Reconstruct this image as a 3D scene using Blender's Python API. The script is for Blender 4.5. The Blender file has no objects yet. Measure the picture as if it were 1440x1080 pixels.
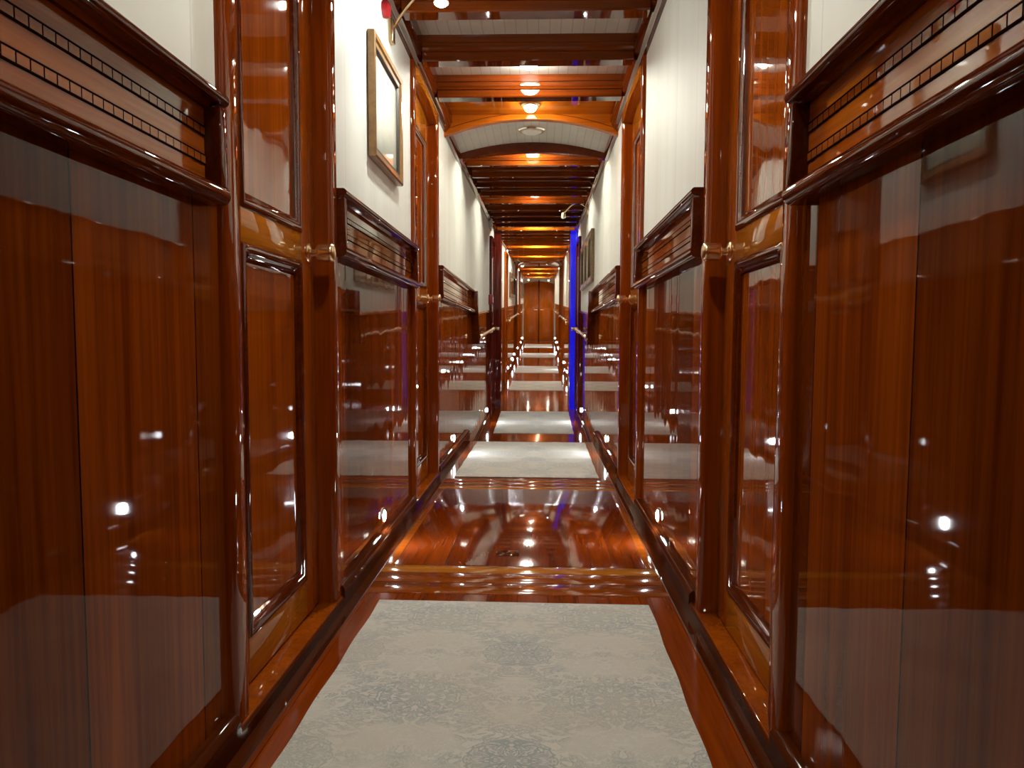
import bpy, bmesh, math, random
from mathutils import Vector
random.seed(7)
S = bpy.context.scene
COL = S.collection
PI = math.pi

# ------------------------------------------------------------------ levels
# the deck has sheer: it falls gently away from the viewer, drops two steps and climbs again to the far doors
STEP0, STEP1, YEND, YBACK = 5.72, 5.98, 24.7, -1.8
def zn(y): return -0.0184 * y                       # near deck
def zf(y): return -0.565 + 0.0352 * y               # far deck
def zc(y):                                          # underside of the crown moulding
    if y < 5.22: return 1.945 - 0.0184 * y
    if y < 9.3: return 1.849 + (y - 5.22) * (1.870 - 1.849) / (9.3 - 5.22)
    return 1.633 + 0.0255 * y
def z0(y): return 0.0

# ------------------------------------------------------------------ materials
def mat_new(name):
    m = bpy.data.materials.new(name); m.use_nodes = True
    nt = m.node_tree; nt.nodes.clear()
    out = nt.nodes.new('ShaderNodeOutputMaterial'); b = nt.nodes.new('ShaderNodeBsdfPrincipled')
    nt.links.new(b.outputs[0], out.inputs[0])
    return m, nt, b
def N(nt, t, **kw):
    n = nt.nodes.new(t)
    for k, v in kw.items(): setattr(n, k, v)
    return n
def math_node(nt, op, a, b=None, clamp=False):
    n = N(nt, 'ShaderNodeMath', operation=op); n.use_clamp = clamp
    for i, v in enumerate((a, b)):
        if v is None: continue
        if isinstance(v, (int, float)): n.inputs[i].default_value = v
        else: nt.links.new(v, n.inputs[i])
    return n.outputs[0]
def mixc(nt, fac, a, b, mode='MIX'):
    n = N(nt, 'ShaderNodeMix', data_type='RGBA', blend_type=mode)
    for s, v in ((n.inputs[0], fac), (n.inputs[6], a), (n.inputs[7], b)):
        if isinstance(v, (int, float)): s.default_value = v
        elif isinstance(v, tuple): s.default_value = v + (1,) if len(v) == 3 else v
        else: nt.links.new(v, s)
    return n.outputs[2]
def ramp(nt, fac, stops):
    r = N(nt, 'ShaderNodeValToRGB'); e = r.color_ramp.elements
    while len(e) < len(stops): e.new(0.5)
    for k, (p, c) in enumerate(stops):
        e[k].position = p; e[k].color = c + (1,) if len(c) == 3 else c
    nt.links.new(fac, r.inputs[0])
    return r.outputs[0]
def noise(nt, vec, scale=1.0, detail=4, rough=0.55, dist=0.0):
    n = N(nt, 'ShaderNodeTexNoise'); nt.links.new(vec, n.inputs['Vector'])
    n.inputs['Scale'].default_value = scale; n.inputs['Detail'].default_value = detail
    n.inputs['Roughness'].default_value = rough; n.inputs['Distortion'].default_value = dist
    return n
def mapped(nt, vec, scale=(1, 1, 1), loc=(0, 0, 0)):
    m = N(nt, 'ShaderNodeMapping'); nt.links.new(vec, m.inputs[0])
    m.inputs['Scale'].default_value = scale; m.inputs['Location'].default_value = loc
    return m.outputs[0]
def bump(nt, h, strength, dist=0.01, normal=None):
    b = N(nt, 'ShaderNodeBump'); b.inputs['Strength'].default_value = strength; b.inputs['Distance'].default_value = dist
    nt.links.new(h, b.inputs['Height'])
    if normal is not None: nt.links.new(normal, b.inputs['Normal'])
    return b.outputs[0]

def wood(name, grain, dark, light, plank=None, groove=None, wave=0.25, coat_rough=0.03, across=None, contrast=1.0, spread=0.35, coat=1.0, ior=1.42):
    """varnished wood; grain = axis letter the fibres follow; plank = (axis, width, offset, groove half-width) or None"""
    m, nt, b = mat_new(name)
    tc = N(nt, 'ShaderNodeTexCoord').outputs['Object']
    g = 'XYZ'.index(grain)
    s1 = [34.0] * 3; s1[g] = 1.1
    s2 = [7.0] * 3; s2[g] = 0.35
    s3 = [120.0] * 3; s3[g] = 4.0
    vec = tc
    sep = N(nt, 'ShaderNodeSeparateXYZ'); nt.links.new(tc, sep.inputs[0])
    tone = None; gmask = None
    if plank:
        ax, w, off, gw = plank
        u = math_node(nt, 'DIVIDE', math_node(nt, 'SUBTRACT', sep.outputs['XYZ'.index(ax)], off), w)
        idx = math_node(nt, 'FLOOR', u)
        wn = N(nt, 'ShaderNodeTexWhiteNoise', noise_dimensions='1D'); nt.links.new(idx, wn.inputs['W'])
        tone = wn.outputs['Value']
        # shift the grain per board
        comb = N(nt, 'ShaderNodeCombineXYZ')
        sh = math_node(nt, 'MULTIPLY', tone, 13.0)
        nt.links.new(sh, comb.inputs[g]); 
        add = N(nt, 'ShaderNodeVectorMath', operation='ADD'); nt.links.new(tc, add.inputs[0]); nt.links.new(comb.outputs[0], add.inputs[1])
        vec = add.outputs[0]
        fr = math_node(nt, 'FRACT', u)
        d = math_node(nt, 'MINIMUM', fr, math_node(nt, 'SUBTRACT', 1.0, fr))
        gmask = math_node(nt, 'LESS_THAN', d, gw / w)
    n1 = noise(nt, mapped(nt, vec, s1), 1.0, 5, 0.6, 0.4)
    n2 = noise(nt, mapped(nt, vec, s2), 1.0, 3, 0.5, 0.3)
    n3 = noise(nt, mapped(nt, vec, s3), 1.0, 2, 0.5)
    f = math_node(nt, 'ADD', math_node(nt, 'MULTIPLY', n1.outputs[0], 0.5), math_node(nt, 'MULTIPLY', n2.outputs[0], 0.5))
    col = ramp(nt, f, [(0.5 - 0.2 / contrast, dark), (0.5 + 0.2 / contrast, light)])
    pores = ramp(nt, n3.outputs[0], [(0.35, (0.72, 0.66, 0.6)), (0.55, (1, 1, 1))])
    col = mixc(nt, 0.6, col, pores, 'MULTIPLY')
    if tone is not None:
        k = math_node(nt, 'ADD', math_node(nt, 'MULTIPLY', tone, spread * 2), 1.0 - spread)
        cc = N(nt, 'ShaderNodeCombineColor'); 
        for i in range(3): nt.links.new(k, cc.inputs[i])
        col = mixc(nt, 1.0, col, cc.outputs[0], 'MULTIPLY')
        col = mixc(nt, gmask, col, (0.012, 0.004, 0.002))
    nt.links.new(col, b.inputs['Base Color'])
    b.inputs['Roughness'].default_value = 0.42
    b.inputs['Specular IOR Level'].default_value = 0.0
    b.inputs['Coat Weight'].default_value = coat
    b.inputs['Coat Roughness'].default_value = coat_rough
    b.inputs['Coat IOR'].default_value = ior
    s4 = [9.0] * 3; s4[g] = 0.9
    nw = noise(nt, mapped(nt, vec, s4), 1.0, 0.5, 0.5)
    nrm = bump(nt, nw.outputs[0], wave, 0.004)
    if gmask is not None:
        inv = math_node(nt, 'SUBTRACT', 1.0, gmask)
        nrm = bump(nt, inv, 0.4, 0.003, nrm)
    nt.links.new(nrm, b.inputs['Coat Normal'])
    nrm2 = bump(nt, n1.outputs[0], 0.15, 0.002)
    nt.links.new(nrm2, b.inputs['Normal'])
    return m

def plain(name, col, rough=0.5, metal=0.0, coat=0.0, spec=0.5, mottled=0.0, scale=30):
    m, nt, b = mat_new(name)
    tc = N(nt, 'ShaderNodeTexCoord').outputs['Object']
    n = noise(nt, tc, scale, 3)
    c2 = tuple(c * (1 - mottled) for c in col)
    nt.links.new(ramp(nt, n.outputs[0], [(0.35, c2), (0.65, tuple(col))]), b.inputs['Base Color'])
    b.inputs['Roughness'].default_value = rough; b.inputs['Metallic'].default_value = metal
    b.inputs['Coat Weight'].default_value = coat; b.inputs['Coat Roughness'].default_value = 0.03
    b.inputs['Specular IOR Level'].default_value = spec
    return m
def glow(name, col, strength):
    m, nt, b = mat_new(name)
    b.inputs['Base Color'].default_value = (0.8, 0.8, 0.8, 1)
    b.inputs['Emission Color'].default_value = tuple(col) + (1,)
    b.inputs['Emission Strength'].default_value = strength
    b.inputs['Roughness'].default_value = 0.3
    return m

D1, L1 = (0.105, 0.0150, 0.0010), (0.255, 0.050, 0.0035)
M = {}
M['plank'] = wood('varnished_mahogany_planks', 'Z', D1, L1, plank=('Y', 0.33, 0.924, 0.0018), wave=0.28, coat=0.9, ior=1.32, contrast=1.5)
M['stile'] = wood('varnished_mahogany_upright', 'Z', (0.19, 0.030, 0.0015), (0.38, 0.082, 0.004), wave=0.06)
M['jamb'] = wood('varnished_door_jamb', 'Z', (0.135, 0.018, 0.001), (0.29, 0.052, 0.0025), wave=0.06)
M['panel'] = wood('varnished_mahogany_panel', 'Z', (0.17, 0.025, 0.0012), (0.36, 0.075, 0.0035), wave=0.25)
M['rail'] = wood('varnished_dark_mahogany_rail', 'Y', (0.050, 0.0065, 0.0012), (0.115, 0.018, 0.0025), wave=0.04)
M['railx'] = wood('varnished_dark_mahogany_beam', 'X', (0.060, 0.0095, 0.001), (0.165, 0.031, 0.003), wave=0.08)
M['arch'] = wood('varnished_mahogany_arch', 'X', (0.27, 0.052, 0.003), (0.50, 0.125, 0.007), wave=0.15)
M['frieze'] = wood('varnished_mahogany_frieze', 'Y', (0.19, 0.036, 0.004), (0.36, 0.088, 0.009), wave=0.2)
M['midrail'] = wood('varnished_golden_crosswise_wood', 'Y', (0.32, 0.085, 0.006), (0.52, 0.170, 0.013), wave=0.15)
M['base'] = wood('varnished_dark_baseboard', 'Y', (0.040, 0.007, 0.0015), (0.085, 0.018, 0.004), wave=0.12, coat=0.5)
M['floor'] = wood('varnished_parquet', 'Y', (0.14, 0.018, 0.0013), (0.31, 0.056, 0.0038), plank=('X', 0.088, 0.003, 0.0006), wave=0.22, coat_rough=0.085, spread=0.12, ior=1.40)
M['hatch'] = wood('varnished_hatch_boards', 'Y', (0.085, 0.010, 0.0008), (0.235, 0.037, 0.0025), plank=('X', 0.07, 0.03, 0.0006), wave=0.3, coat_rough=0.085, spread=0.2)
M['cross'] = wood('varnished_cross_boards', 'X', (0.17, 0.030, 0.0022), (0.33, 0.076, 0.005), wave=0.25, coat_rough=0.085)
M['border'] = wood('varnished_light_border', 'X', (0.28, 0.080, 0.007), (0.46, 0.155, 0.015), wave=0.25, coat_rough=0.085)
M['maroon'] = wood('varnished_maroon_wood', 'Z', (0.060, 0.007, 0.005), (0.13, 0.016, 0.010), wave=0.2)
M['far'] = wood('varnished_far_wainscot', 'Z', (0.19, 0.032, 0.0015), (0.40, 0.085, 0.004), plank=('Y', 0.33, 0.1, 0.0018), wave=0.25)
M['fardoor'] = wood('varnished_door_wood', 'Z', (0.28, 0.055, 0.002), (0.48, 0.130, 0.006), wave=0.2)
M['brass'] = plain('polished_brass', (0.92, 0.74, 0.45), 0.24, 1.0)
M['steel'] = plain('satin_nickel', (0.75, 0.72, 0.66), 0.2, 1.0)
M['black'] = plain('dark_gap', (0.010, 0.004, 0.003), 0.6)
M['gold'] = plain('gilt_frame', (0.36, 0.19, 0.065), 0.3, 0.35, 0.4, mottled=0.25, scale=60)
M['bronze'] = plain('bronze_frame', (0.24, 0.15, 0.065), 0.32, 0.3, 0.5, mottled=0.3, scale=60)
M['darkfillet'] = plain('dark_fillet', (0.035, 0.025, 0.018), 0.4)
M['red'] = plain('red_plastic', (0.26, 0.008, 0.012), 0.35, coat=0.3)
M['whiteplastic'] = plain('white_plastic', (0.78, 0.77, 0.72), 0.4)
M['lamp'] = glow('lamp_glass_lit', (0.97, 0.96, 0.83), 300)
M['lampfar'] = glow('far_lamp_glass_lit', (1.0, 0.94, 0.76), 560)
M['lampnear'] = glow('picture_lamp_lit', (0.95, 0.97, 0.90), 1400)
M['lampdim'] = glow('small_lamp_lit', (1.0, 0.93, 0.80), 250)
M['step'] = glow('courtesy_lens_lit', (0.93, 0.97, 1.0), 300)

def blue_glow():
    m, nt, b = mat_new('blue_glow_face')
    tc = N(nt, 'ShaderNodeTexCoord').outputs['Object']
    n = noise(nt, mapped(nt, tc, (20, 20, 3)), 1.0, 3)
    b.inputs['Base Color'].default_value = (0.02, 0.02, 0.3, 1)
    b.inputs['Emission Color'].default_value = (0.003, 0.005, 1.0, 1)  # blue is put into the pillar face as emission
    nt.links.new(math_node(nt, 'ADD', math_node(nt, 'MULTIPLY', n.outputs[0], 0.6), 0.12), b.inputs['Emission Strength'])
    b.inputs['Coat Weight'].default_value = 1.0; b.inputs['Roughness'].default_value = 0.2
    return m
M['blue'] = blue_glow()

def white_wall():
    m, nt, b = mat_new('cream_wall_panels')
    tc = N(nt, 'ShaderNodeTexCoord').outputs['Object']
    n = noise(nt, mapped(nt, tc, (1, 9, 0.15)), 1.0, 1.5, 0.5)
    col = ramp(nt, n.outputs[0], [(0.3, (0.74, 0.735, 0.66)), (0.7, (0.81, 0.81, 0.74))])
    sep = N(nt, 'ShaderNodeSeparateXYZ'); nt.links.new(tc, sep.inputs[0])
    u = math_node(nt, 'FRACT', math_node(nt, 'DIVIDE', math_node(nt, 'SUBTRACT', sep.outputs[1], 1.26), 0.33))
    d = math_node(nt, 'MINIMUM', u, math_node(nt, 'SUBTRACT', 1.0, u))
    gm = math_node(nt, 'LESS_THAN', d, 0.006)
    col = mixc(nt, math_node(nt, 'MULTIPLY', gm, 0.3), col, (0.35, 0.30, 0.24))
    nt.links.new(col, b.inputs['Base Color'])
    nt.links.new(bump(nt, n.outputs[0], 0.12, 0.004), b.inputs['Normal'])
    b.inputs['Roughness'].default_value = 0.55
    return m
M['white'] = white_wall()
def white_boards(name, axis, w):
    m, nt, b = mat_new(name)
    tc = N(nt, 'ShaderNodeTexCoord').outputs['Object']
    sep = N(nt, 'ShaderNodeSeparateXYZ'); nt.links.new(tc, sep.inputs[0])
    u = math_node(nt, 'FRACT', math_node(nt, 'DIVIDE', sep.outputs['XYZ'.index(axis)], w))
    d = math_node(nt, 'MINIMUM', u, math_node(nt, 'SUBTRACT', 1.0, u))
    gm = math_node(nt, 'LESS_THAN', d, 0.035)
    n = noise(nt, tc, 6, 3)
    col = ramp(nt, n.outputs[0], [(0.3, (0.50, 0.49, 0.44)), (0.7, (0.58, 0.57, 0.52))])
    nt.links.new(mixc(nt, math_node(nt, 'MULTIPLY', gm, 0.6), col, (0.25, 0.19, 0.13)), b.inputs['Base Color'])
    b.inputs['Roughness'].default_value = 0.35
    return m
M['ceil'] = white_boards('white_ceiling_boards', 'X', 0.047)

def inlay():
    m, nt, b = mat_new('inlaid_ladder_band')
    tc = N(nt, 'ShaderNodeTexCoord'); uv = tc.outputs['UV']
    sep = N(nt, 'ShaderNodeSeparateXYZ'); nt.links.new(uv, sep.inputs[0])
    u = math_node(nt, 'FRACT', math_node(nt, 'DIVIDE', sep.outputs[0], 0.0235))
    du = math_node(nt, 'MINIMUM', u, math_node(nt, 'SUBTRACT', 1.0, u))
    dv = math_node(nt, 'MINIMUM', sep.outputs[1], math_node(nt, 'SUBTRACT', 1.0, sep.outputs[1]))
    gm = math_node(nt, 'MAXIMUM', math_node(nt, 'LESS_THAN', du, 0.055), math_node(nt, 'LESS_THAN', dv, 0.16))
    n = noise(nt, mapped(nt, tc.outputs['Object'], (34, 1.1, 34)), 1.0, 4)
    col = ramp(nt, n.outputs[0], [(0.3, (0.20, 0.045, 0.007)), (0.7, (0.36, 0.095, 0.014))])
    nt.links.new(mixc(nt, gm, col, (0.010, 0.004, 0.002)), b.inputs['Base Color'])
    nt.links.new(math_node(nt, 'SUBTRACT', 1.0, gm), b.inputs['Coat Weight'])
    b.inputs['Roughness'].default_value = 0.4; b.inputs['Coat IOR'].default_value = 1.42; b.inputs['Coat Roughness'].default_value = 0.03; b.inputs['Specular IOR Level'].default_value = 0.0
    return m
M['inlay'] = inlay()

def rug_mat():
    m, nt, b = mat_new('cream_damask_pile')
    tc = N(nt, 'ShaderNodeTexCoord').outputs['Object']
    sep = N(nt, 'ShaderNodeSeparateXYZ'); nt.links.new(tc, sep.inputs[0])
    sx = math_node(nt, 'ADD', sep.outputs[0], -0.03)
    sy = math_node(nt, 'ADD', sep.outputs[1], -0.12)
    x = math_node(nt, 'PINGPONG', sx, 0.20)
    y = math_node(nt, 'PINGPONG', sy, 0.235)
    cb = N(nt, 'ShaderNodeCombineXYZ'); nt.links.new(x, cb.inputs[0]); nt.links.new(sy, cb.inputs[1])
    cf = N(nt, 'ShaderNodeCombineXYZ'); nt.links.new(x, cf.inputs[0]); nt.links.new(y, cf.inputs[1])
    # fan-shaped palmettes: polar coordinates round the motif centres
    def fan(cx, cy, rad, petals, seed):
        dx = math_node(nt, 'SUBTRACT', x, cx); dy = math_node(nt, 'SUBTRACT', y, cy)
        r = math_node(nt, 'SQRT', math_node(nt, 'ADD', math_node(nt, 'MULTIPLY', dx, dx), math_node(nt, 'MULTIPLY', math_node(nt, 'MULTIPLY', dy, dy), 1.5)))
        a = math_node(nt, 'ARCTAN2', dx, dy)
        pc = N(nt, 'ShaderNodeCombineXYZ'); nt.links.new(math_node(nt, 'MULTIPLY', r, 42.0), pc.inputs[0]); nt.links.new(math_node(nt, 'MULTIPLY', a, petals), pc.inputs[1]); pc.inputs[2].default_value = seed
        nn = noise(nt, pc.outputs[0], 1.0, 2, 0.5, 0.9)
        pat = ramp(nt, nn.outputs[0], [(0.40, (0, 0, 0)), (0.45, (1, 1, 1)), (0.52, (1, 1, 1)), (0.55, (0.05, 0.05, 0.05)), (0.60, (0.8, 0.8, 0.8))])
        msk = math_node(nt, 'LESS_THAN', r, rad)
        return mixc(nt, msk, (0, 0, 0), pat), msk
    f1, m1 = fan(0.20, 0.0, 0.105, 2.6, 1.0)
    f2, m2 = fan(0.0, 0.235, 0.090, 2.2, 7.0)
    n1 = noise(nt, mapped(nt, cb.outputs[0], (24, 34, 1)), 1.0, 2.5, 0.6, 1.8)
    n2 = noise(nt, mapped(nt, cf.outputs[0], (7, 9, 1), (3, 1, 0)), 1.0, 1, 0.5, 0.4)
    n3 = noise(nt, mapped(nt, tc, (3, 4, 1)), 1.0, 3)
    nf = noise(nt, tc, 420, 2)
    scroll = ramp(nt, n1.outputs[0], [(0.0, (0, 0, 0)), (0.46, (0, 0, 0)), (0.485, (0.9, 0.9, 0.9)), (0.53, (0.9, 0.9, 0.9)), (0.555, (0.05, 0.05, 0.05)), (0.62, (0.8, 0.8, 0.8))])
    env = ramp(nt, n2.outputs[0], [(0.40, (0.25, 0.25, 0.25)), (0.52, (1, 1, 1))])
    bgp = mixc(nt, 1.0, scroll, env, 'MULTIPLY')
    motif = mixc(nt, m1, mixc(nt, m2, bgp, f2), f1)
    env = (1, 1, 1)
    wear = ramp(nt, n3.outputs[0], [(0.35, (0.45, 0.45, 0.45)), (0.65, (0.95, 0.95, 0.95))])
    fac = mixc(nt, 1.0, motif, wear, 'MULTIPLY')
    bg = ramp(nt, n3.outputs[0], [(0.3, (0.62, 0.57, 0.48)), (0.6, (0.66, 0.63, 0.57))])
    col = mixc(nt, fac, bg, (0.36, 0.39, 0.385))
    col = mixc(nt, 0.5, col, ramp(nt, nf.outputs[0], [(0.3, (0.82, 0.82, 0.82)), (0.7, (1, 1, 1))]), 'MULTIPLY')
    nt.links.new(col, b.inputs['Base Color'])
    b.inputs['Roughness'].default_value = 0.95; b.inputs['Specular IOR Level'].default_value = 0.1
    b.inputs['Sheen Weight'].default_value = 0.15
    nt.links.new(bump(nt, nf.outputs[0], 0.5, 0.002), b.inputs['Normal'])
    return m
M['rug'] = rug_mat()

def print_mat(name, sky, haze, land, horizon, seed):
    m, nt, b = mat_new(name)
    tc = N(nt, 'ShaderNodeTexCoord').outputs['UV']
    sep = N(nt, 'ShaderNodeSeparateXYZ'); nt.links.new(tc, sep.inputs[0])
    n = noise(nt, mapped(nt, tc, (4, 7, 1), (seed, 0, 0)), 1.0, 5)
    v = math_node(nt, 'ADD', sep.outputs[1], math_node(nt, 'MULTIPLY', math_node(nt, 'SUBTRACT', n.outputs[0], 0.5), 0.22))
    col = ramp(nt, v, [(0.0, haze), (max(horizon - 0.2, 0.05), land), (horizon, tuple(0.5 * (a + c) for a, c in zip(haze, land))), (horizon + 0.18, haze), (1.0, sky)])
    nt.links.new(col, b.inputs['Base Color'])
    b.inputs['Roughness'].default_value = 0.5; b.inputs['Coat Weight'].default_value = 1.0; b.inputs['Coat Roughness'].default_value = 0.02
    return m
M['print'] = print_mat('landscape_print_with_glare', (0.70, 0.66, 0.55), (0.78, 0.75, 0.64), (0.34, 0.38, 0.29), 0.3, 1.0)  # glare on the glass is put into these pale print colours
M['print2'] = print_mat('brown_study_print', (0.36, 0.26, 0.15), (0.42, 0.31, 0.18), (0.22, 0.14, 0.07), 0.4, 5.0)

# ------------------------------------------------------------------ builders
def link_mesh(name, verts, faces, mat, parent=None, zfun=None, origin=(0, 0, 0), smooth=True, bev=0.0, uvs=None, angle=35):
    """verts in corridor coordinates (x, y, height); zfun(y) lifts them onto the sheer; origin is the object's own location"""
    zfun = zfun or z0
    ox, oy, oh = origin
    base = Vector((ox, oy, oh + zfun(oy)))
    me = bpy.data.meshes.new(name)
    if parent is not None: pbase = parent.matrix_world.translation
    vs = []
    for v in verts:
        w = Vector((v[0], v[1], v[2] + zfun(v[1])))
        vs.append(w - base)
    me.from_pydata([tuple(v) for v in vs], [], faces)
    me.update()
    bm = bmesh.new(); bm.from_mesh(me)
    bmesh.ops.recalc_face_normals(bm, faces=bm.faces)
    if bev > 0:
        bmesh.ops.bevel(bm, geom=[e for e in bm.edges if e.calc_face_angle(0) > 0.6], offset=bev, segments=2, profile=0.5, affect='EDGES', clamp_overlap=True)
    bm.to_mesh(me); bm.free()
    if smooth:
        me.shade_smooth(); me.set_sharp_from_angle(angle=math.radians(angle))
    me.materials.append(M[mat] if isinstance(mat, str) else mat)
    o = bpy.data.objects.new(name, me); COL.objects.link(o)
    if parent is not None:
        o.parent = parent; o.location = base - PB[parent.name]
    else:
        o.location = base
    PB[o.name] = base.copy()
    if uvs:
        uvl = me.uv_layers.new(name='UVMap')
        for lp in me.loops: uvl.data[lp.index].uv = uvs(me.vertices[lp.vertex_index].co + base)
    return o
PB = {}
def empty(name, loc):
    o = bpy.data.objects.new(name, None); COL.objects.link(o); o.location = loc; o.empty_display_size = 0.05
    PB[o.name] = Vector(loc); return o
def tag(o, label, cat, group=None, kind=None):
    o['label'] = label; o['category'] = cat
    if group: o['group'] = group
    if kind: o['kind'] = kind
    return o
def struct(o, label, cat): return tag(o, label, cat, kind='structure')

class MB:
    """collects solids into one mesh"""
    def __init__(s): s.v = []; s.f = []
    def add(s, v, f):
        k = len(s.v); s.v += v; s.f += [tuple(i + k for i in q) for q in f]; return s
    def box(s, x0, x1, y0, y1, h0, h1):
        v = [(x, y, h) for x in (x0, x1) for y in (y0, y1) for h in (h0, h1)]
        return s.add(v, [(0, 1, 3, 2), (4, 6, 7, 5), (0, 4, 5, 1), (2, 3, 7, 6), (0, 2, 6, 4), (1, 5, 7, 3)])
    def sweep(s, sec, ys):
        """closed section (x, h) carried along y through the stations ys (h may be offset: sec(y) allowed)"""
        n = None; v = []; f = []
        for y in ys:
            pts = sec(y) if callable(sec) else sec
            n = len(pts); v += [(p[0], y, p[1]) for p in pts]
        for k in range(len(ys) - 1):
            for i in range(n):
                j = (i + 1) % n
                f.append((k * n + i, k * n + j, (k + 1) * n + j, (k + 1) * n + i))
        f.append(tuple(range(n))); f.append(tuple(range((len(ys) - 1) * n, len(ys) * n)))
        return s.add(v, f)
    def sweepx(s, sec, xs):
        """closed section (y, h) carried along x"""
        n = None; v = []; f = []
        for x in xs:
            pts = sec(x) if callable(sec) else sec
            n = len(pts); v += [(x, p[0], p[1]) for p in pts]
        for k in range(len(xs) - 1):
            for i in range(n):
                j = (i + 1) % n
                f.append((k * n + i, k * n + j, (k + 1) * n + j, (k + 1) * n + i))
        f.append(tuple(range(n))); f.append(tuple(range((len(xs) - 1) * n, len(xs) * n)))
        return s.add(v, f)
    def lathe(s, prof, c, axis='x', sgn=1, n=24):
        """profile (along, radius) around an axis through c"""
        v = []; f = []
        for a, r in prof:
            for k in range(n):
                t = 2 * PI * k / n; p, q = r * math.cos(t), r * math.sin(t)
                if axis == 'x': v.append((c[0] + sgn * a, c[1] + p, c[2] + q))
                elif axis == 'y': v.append((c[0] + p, c[1] + sgn * a, c[2] + q))
                else: v.append((c[0] + p, c[1] + q, c[2] + sgn * a))
        for i in range(len(prof) - 1):
            for k in range(n):
                l = (k + 1) % n
                f.append((i * n + k, i * n + l, (i + 1) * n + l, (i + 1) * n + k))
        f.append(tuple(range(n))); f.append(tuple(range((len(prof) - 1) * n, len(prof) * n)))
        return s.add(v, f)
    def tube(s, pts, r, n=10):
        pts = [Vector(p) for p in pts]; v = []; f = []
        up = Vector((0.31, 0.17, 0.93)).normalized()
        for i, p in enumerate(pts):
            d = (pts[min(i + 1, len(pts) - 1)] - pts[max(i - 1, 0)]).normalized()
            a = d.cross(up).normalized(); b = d.cross(a)
            rr = r[i] if isinstance(r, (list, tuple)) else r
            for k in range(n):
                t = 2 * PI * k / n
                v.append(tuple(p + rr * (math.cos(t) * a + math.sin(t) * b)))
        for i in range(len(pts) - 1):
            for k in range(n):
                l = (k + 1) % n
                f.append((i * n + k, i * n + l, (i + 1) * n + l, (i + 1) * n + k))
        f.append(tuple(range(n))); f.append(tuple(range((len(pts) - 1) * n, len(pts) * n)))
        return s.add(v, f)
    def poly(s, pts2, a0, a1, plane):
        """2-D polygon extruded: plane 'yh' along x, 'xh' along y, 'xy' along h"""
        n = len(pts2); v = []
        for a in (a0, a1):
            for p, q in pts2:
                v.append({'yh': (a, p, q), 'xh': (p, a, q), 'xy': (p, q, a)}[plane])
        f = [(i, (i + 1) % n, n + (i + 1) % n, n + i) for i in range(n)]
        f += [tuple(range(n)), tuple(range(n, 2 * n))]
        return s.add(v, f)
    def build(s, name, mat, parent=None, zfun=None, origin=(0, 0, 0), bev=0.0, smooth=True, uvs=None, angle=35):
        return link_mesh(name, s.v, s.f, mat, parent, zfun, origin, smooth, bev, uvs, angle)
def frange(a, b, n): return [a + (b - a) * i / n for i in range(n + 1)]
def mir(sec, s): return [(s * x, h) for x, h in sec]

# ------------------------------------------------------------------ floor
fl = MB()
fl.box(-0.62, 0.62, YBACK - 0.1, STEP0, -0.35, 0.0)
floor = fl.build('floor', 'floor', zfun=zn, smooth=False)
struct(floor, 'glossy reddish varnished wooden floor running the length of the corridor', 'floor')
MB().box(-0.62, 0.62, STEP0, STEP1, -0.25, 0.125).build('step', 'cross', floor, zfun=zf, bev=0.004)
MB().box(-0.62, 0.62, STEP1, YEND + 0.2, -0.25, 0.0).build('lower_floor', 'floor', floor, zfun=zf, smooth=False)
for a, b_ in ((2.225, 2.325), (2.33, 2.425), (3.93, 4.03), (4.035, 4.13)):
    MB().box(-0.446, 0.446, a, b_, -0.01, 0.0012).build('cross_board', 'cross', floor, zfun=zn, bev=0.0006)
for a, b_ in ((2.43, 2.505), (3.85, 3.925)):
    MB().box(-0.446, 0.446, a, b_, -0.01, 0.0012).build('border_strip', 'border', floor, zfun=zn, bev=0.0006)
ht = MB().box(-0.415, 0.415, 2.51, 3.845, -0.01, 0.0014).build('hatch', 'hatch', floor, zfun=zn, bev=0.0006)
MB().box(-0.085, -0.005, 2.625, 2.70, 0.0, 0.0022).build('hatch_pull', 'base', ht, zfun=zn, bev=0.0006)
for s in (-1, 1):
    MB().box(min(s * 0.418, s * 0.446), max(s * 0.418, s * 0.446), 2.51, 3.845, -0.01, 0.0012).build('border_strip', 'cross', floor, zfun=zn, bev=0.0006)
    MB().box(min(s * 0.4495, s * 0.49), max(s * 0.4495, s * 0.49), YBACK, STEP0 - 0.01, -0.01, 0.0006).build('margin_board', 'base', floor, zfun=zn)  # dark wood puts the baseboard's reflection into the margin's colour
    MB().box(min(s * 0.4475, s * 0.4495), max(s * 0.4475, s * 0.4495), YBACK, STEP0 - 0.01, -0.01, 0.0006).build('seam', 'black', floor, zfun=zn)

# ------------------------------------------------------------------ walls
SIDE = {-1: 'left', 1: 'right'}
NEARSEG = [(YBACK, 1.35), (2.10, 3.37), (4.20, 6.34)]
NEARDOOR = [(1.35, 2.10), (3.37, 4.20)]
FARDOOR = {-1: [(11.9, 12.65), (17.0, 17.75), (19.7, 20.45)], 1: [(10.75, 11.5), (15.3, 16.05), (16.8, 17.55)]}
def ceil_z(y): return zc(y) + 0.110
def span(a, b, brk=(5.22, 9.3)):
    ys = [a] + [k for k in brk if a < k < b] + [b]
    return ys
ROUND = [math.radians(t) for t in range(-90, 91, 15)]
def bull(x_in, x_out, h0, h1):
    """rounded rail section between wall side x_in and nose x_out (absolute x on the right side)"""
    hc, r = (h0 + h1) / 2, (h1 - h0) / 2
    return [(x_in, h0)] + [(x_out + r - r * math.cos(t), hc + r * math.sin(t)) for t in ROUND] + [(x_in, h1)]
walls = {}
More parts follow.
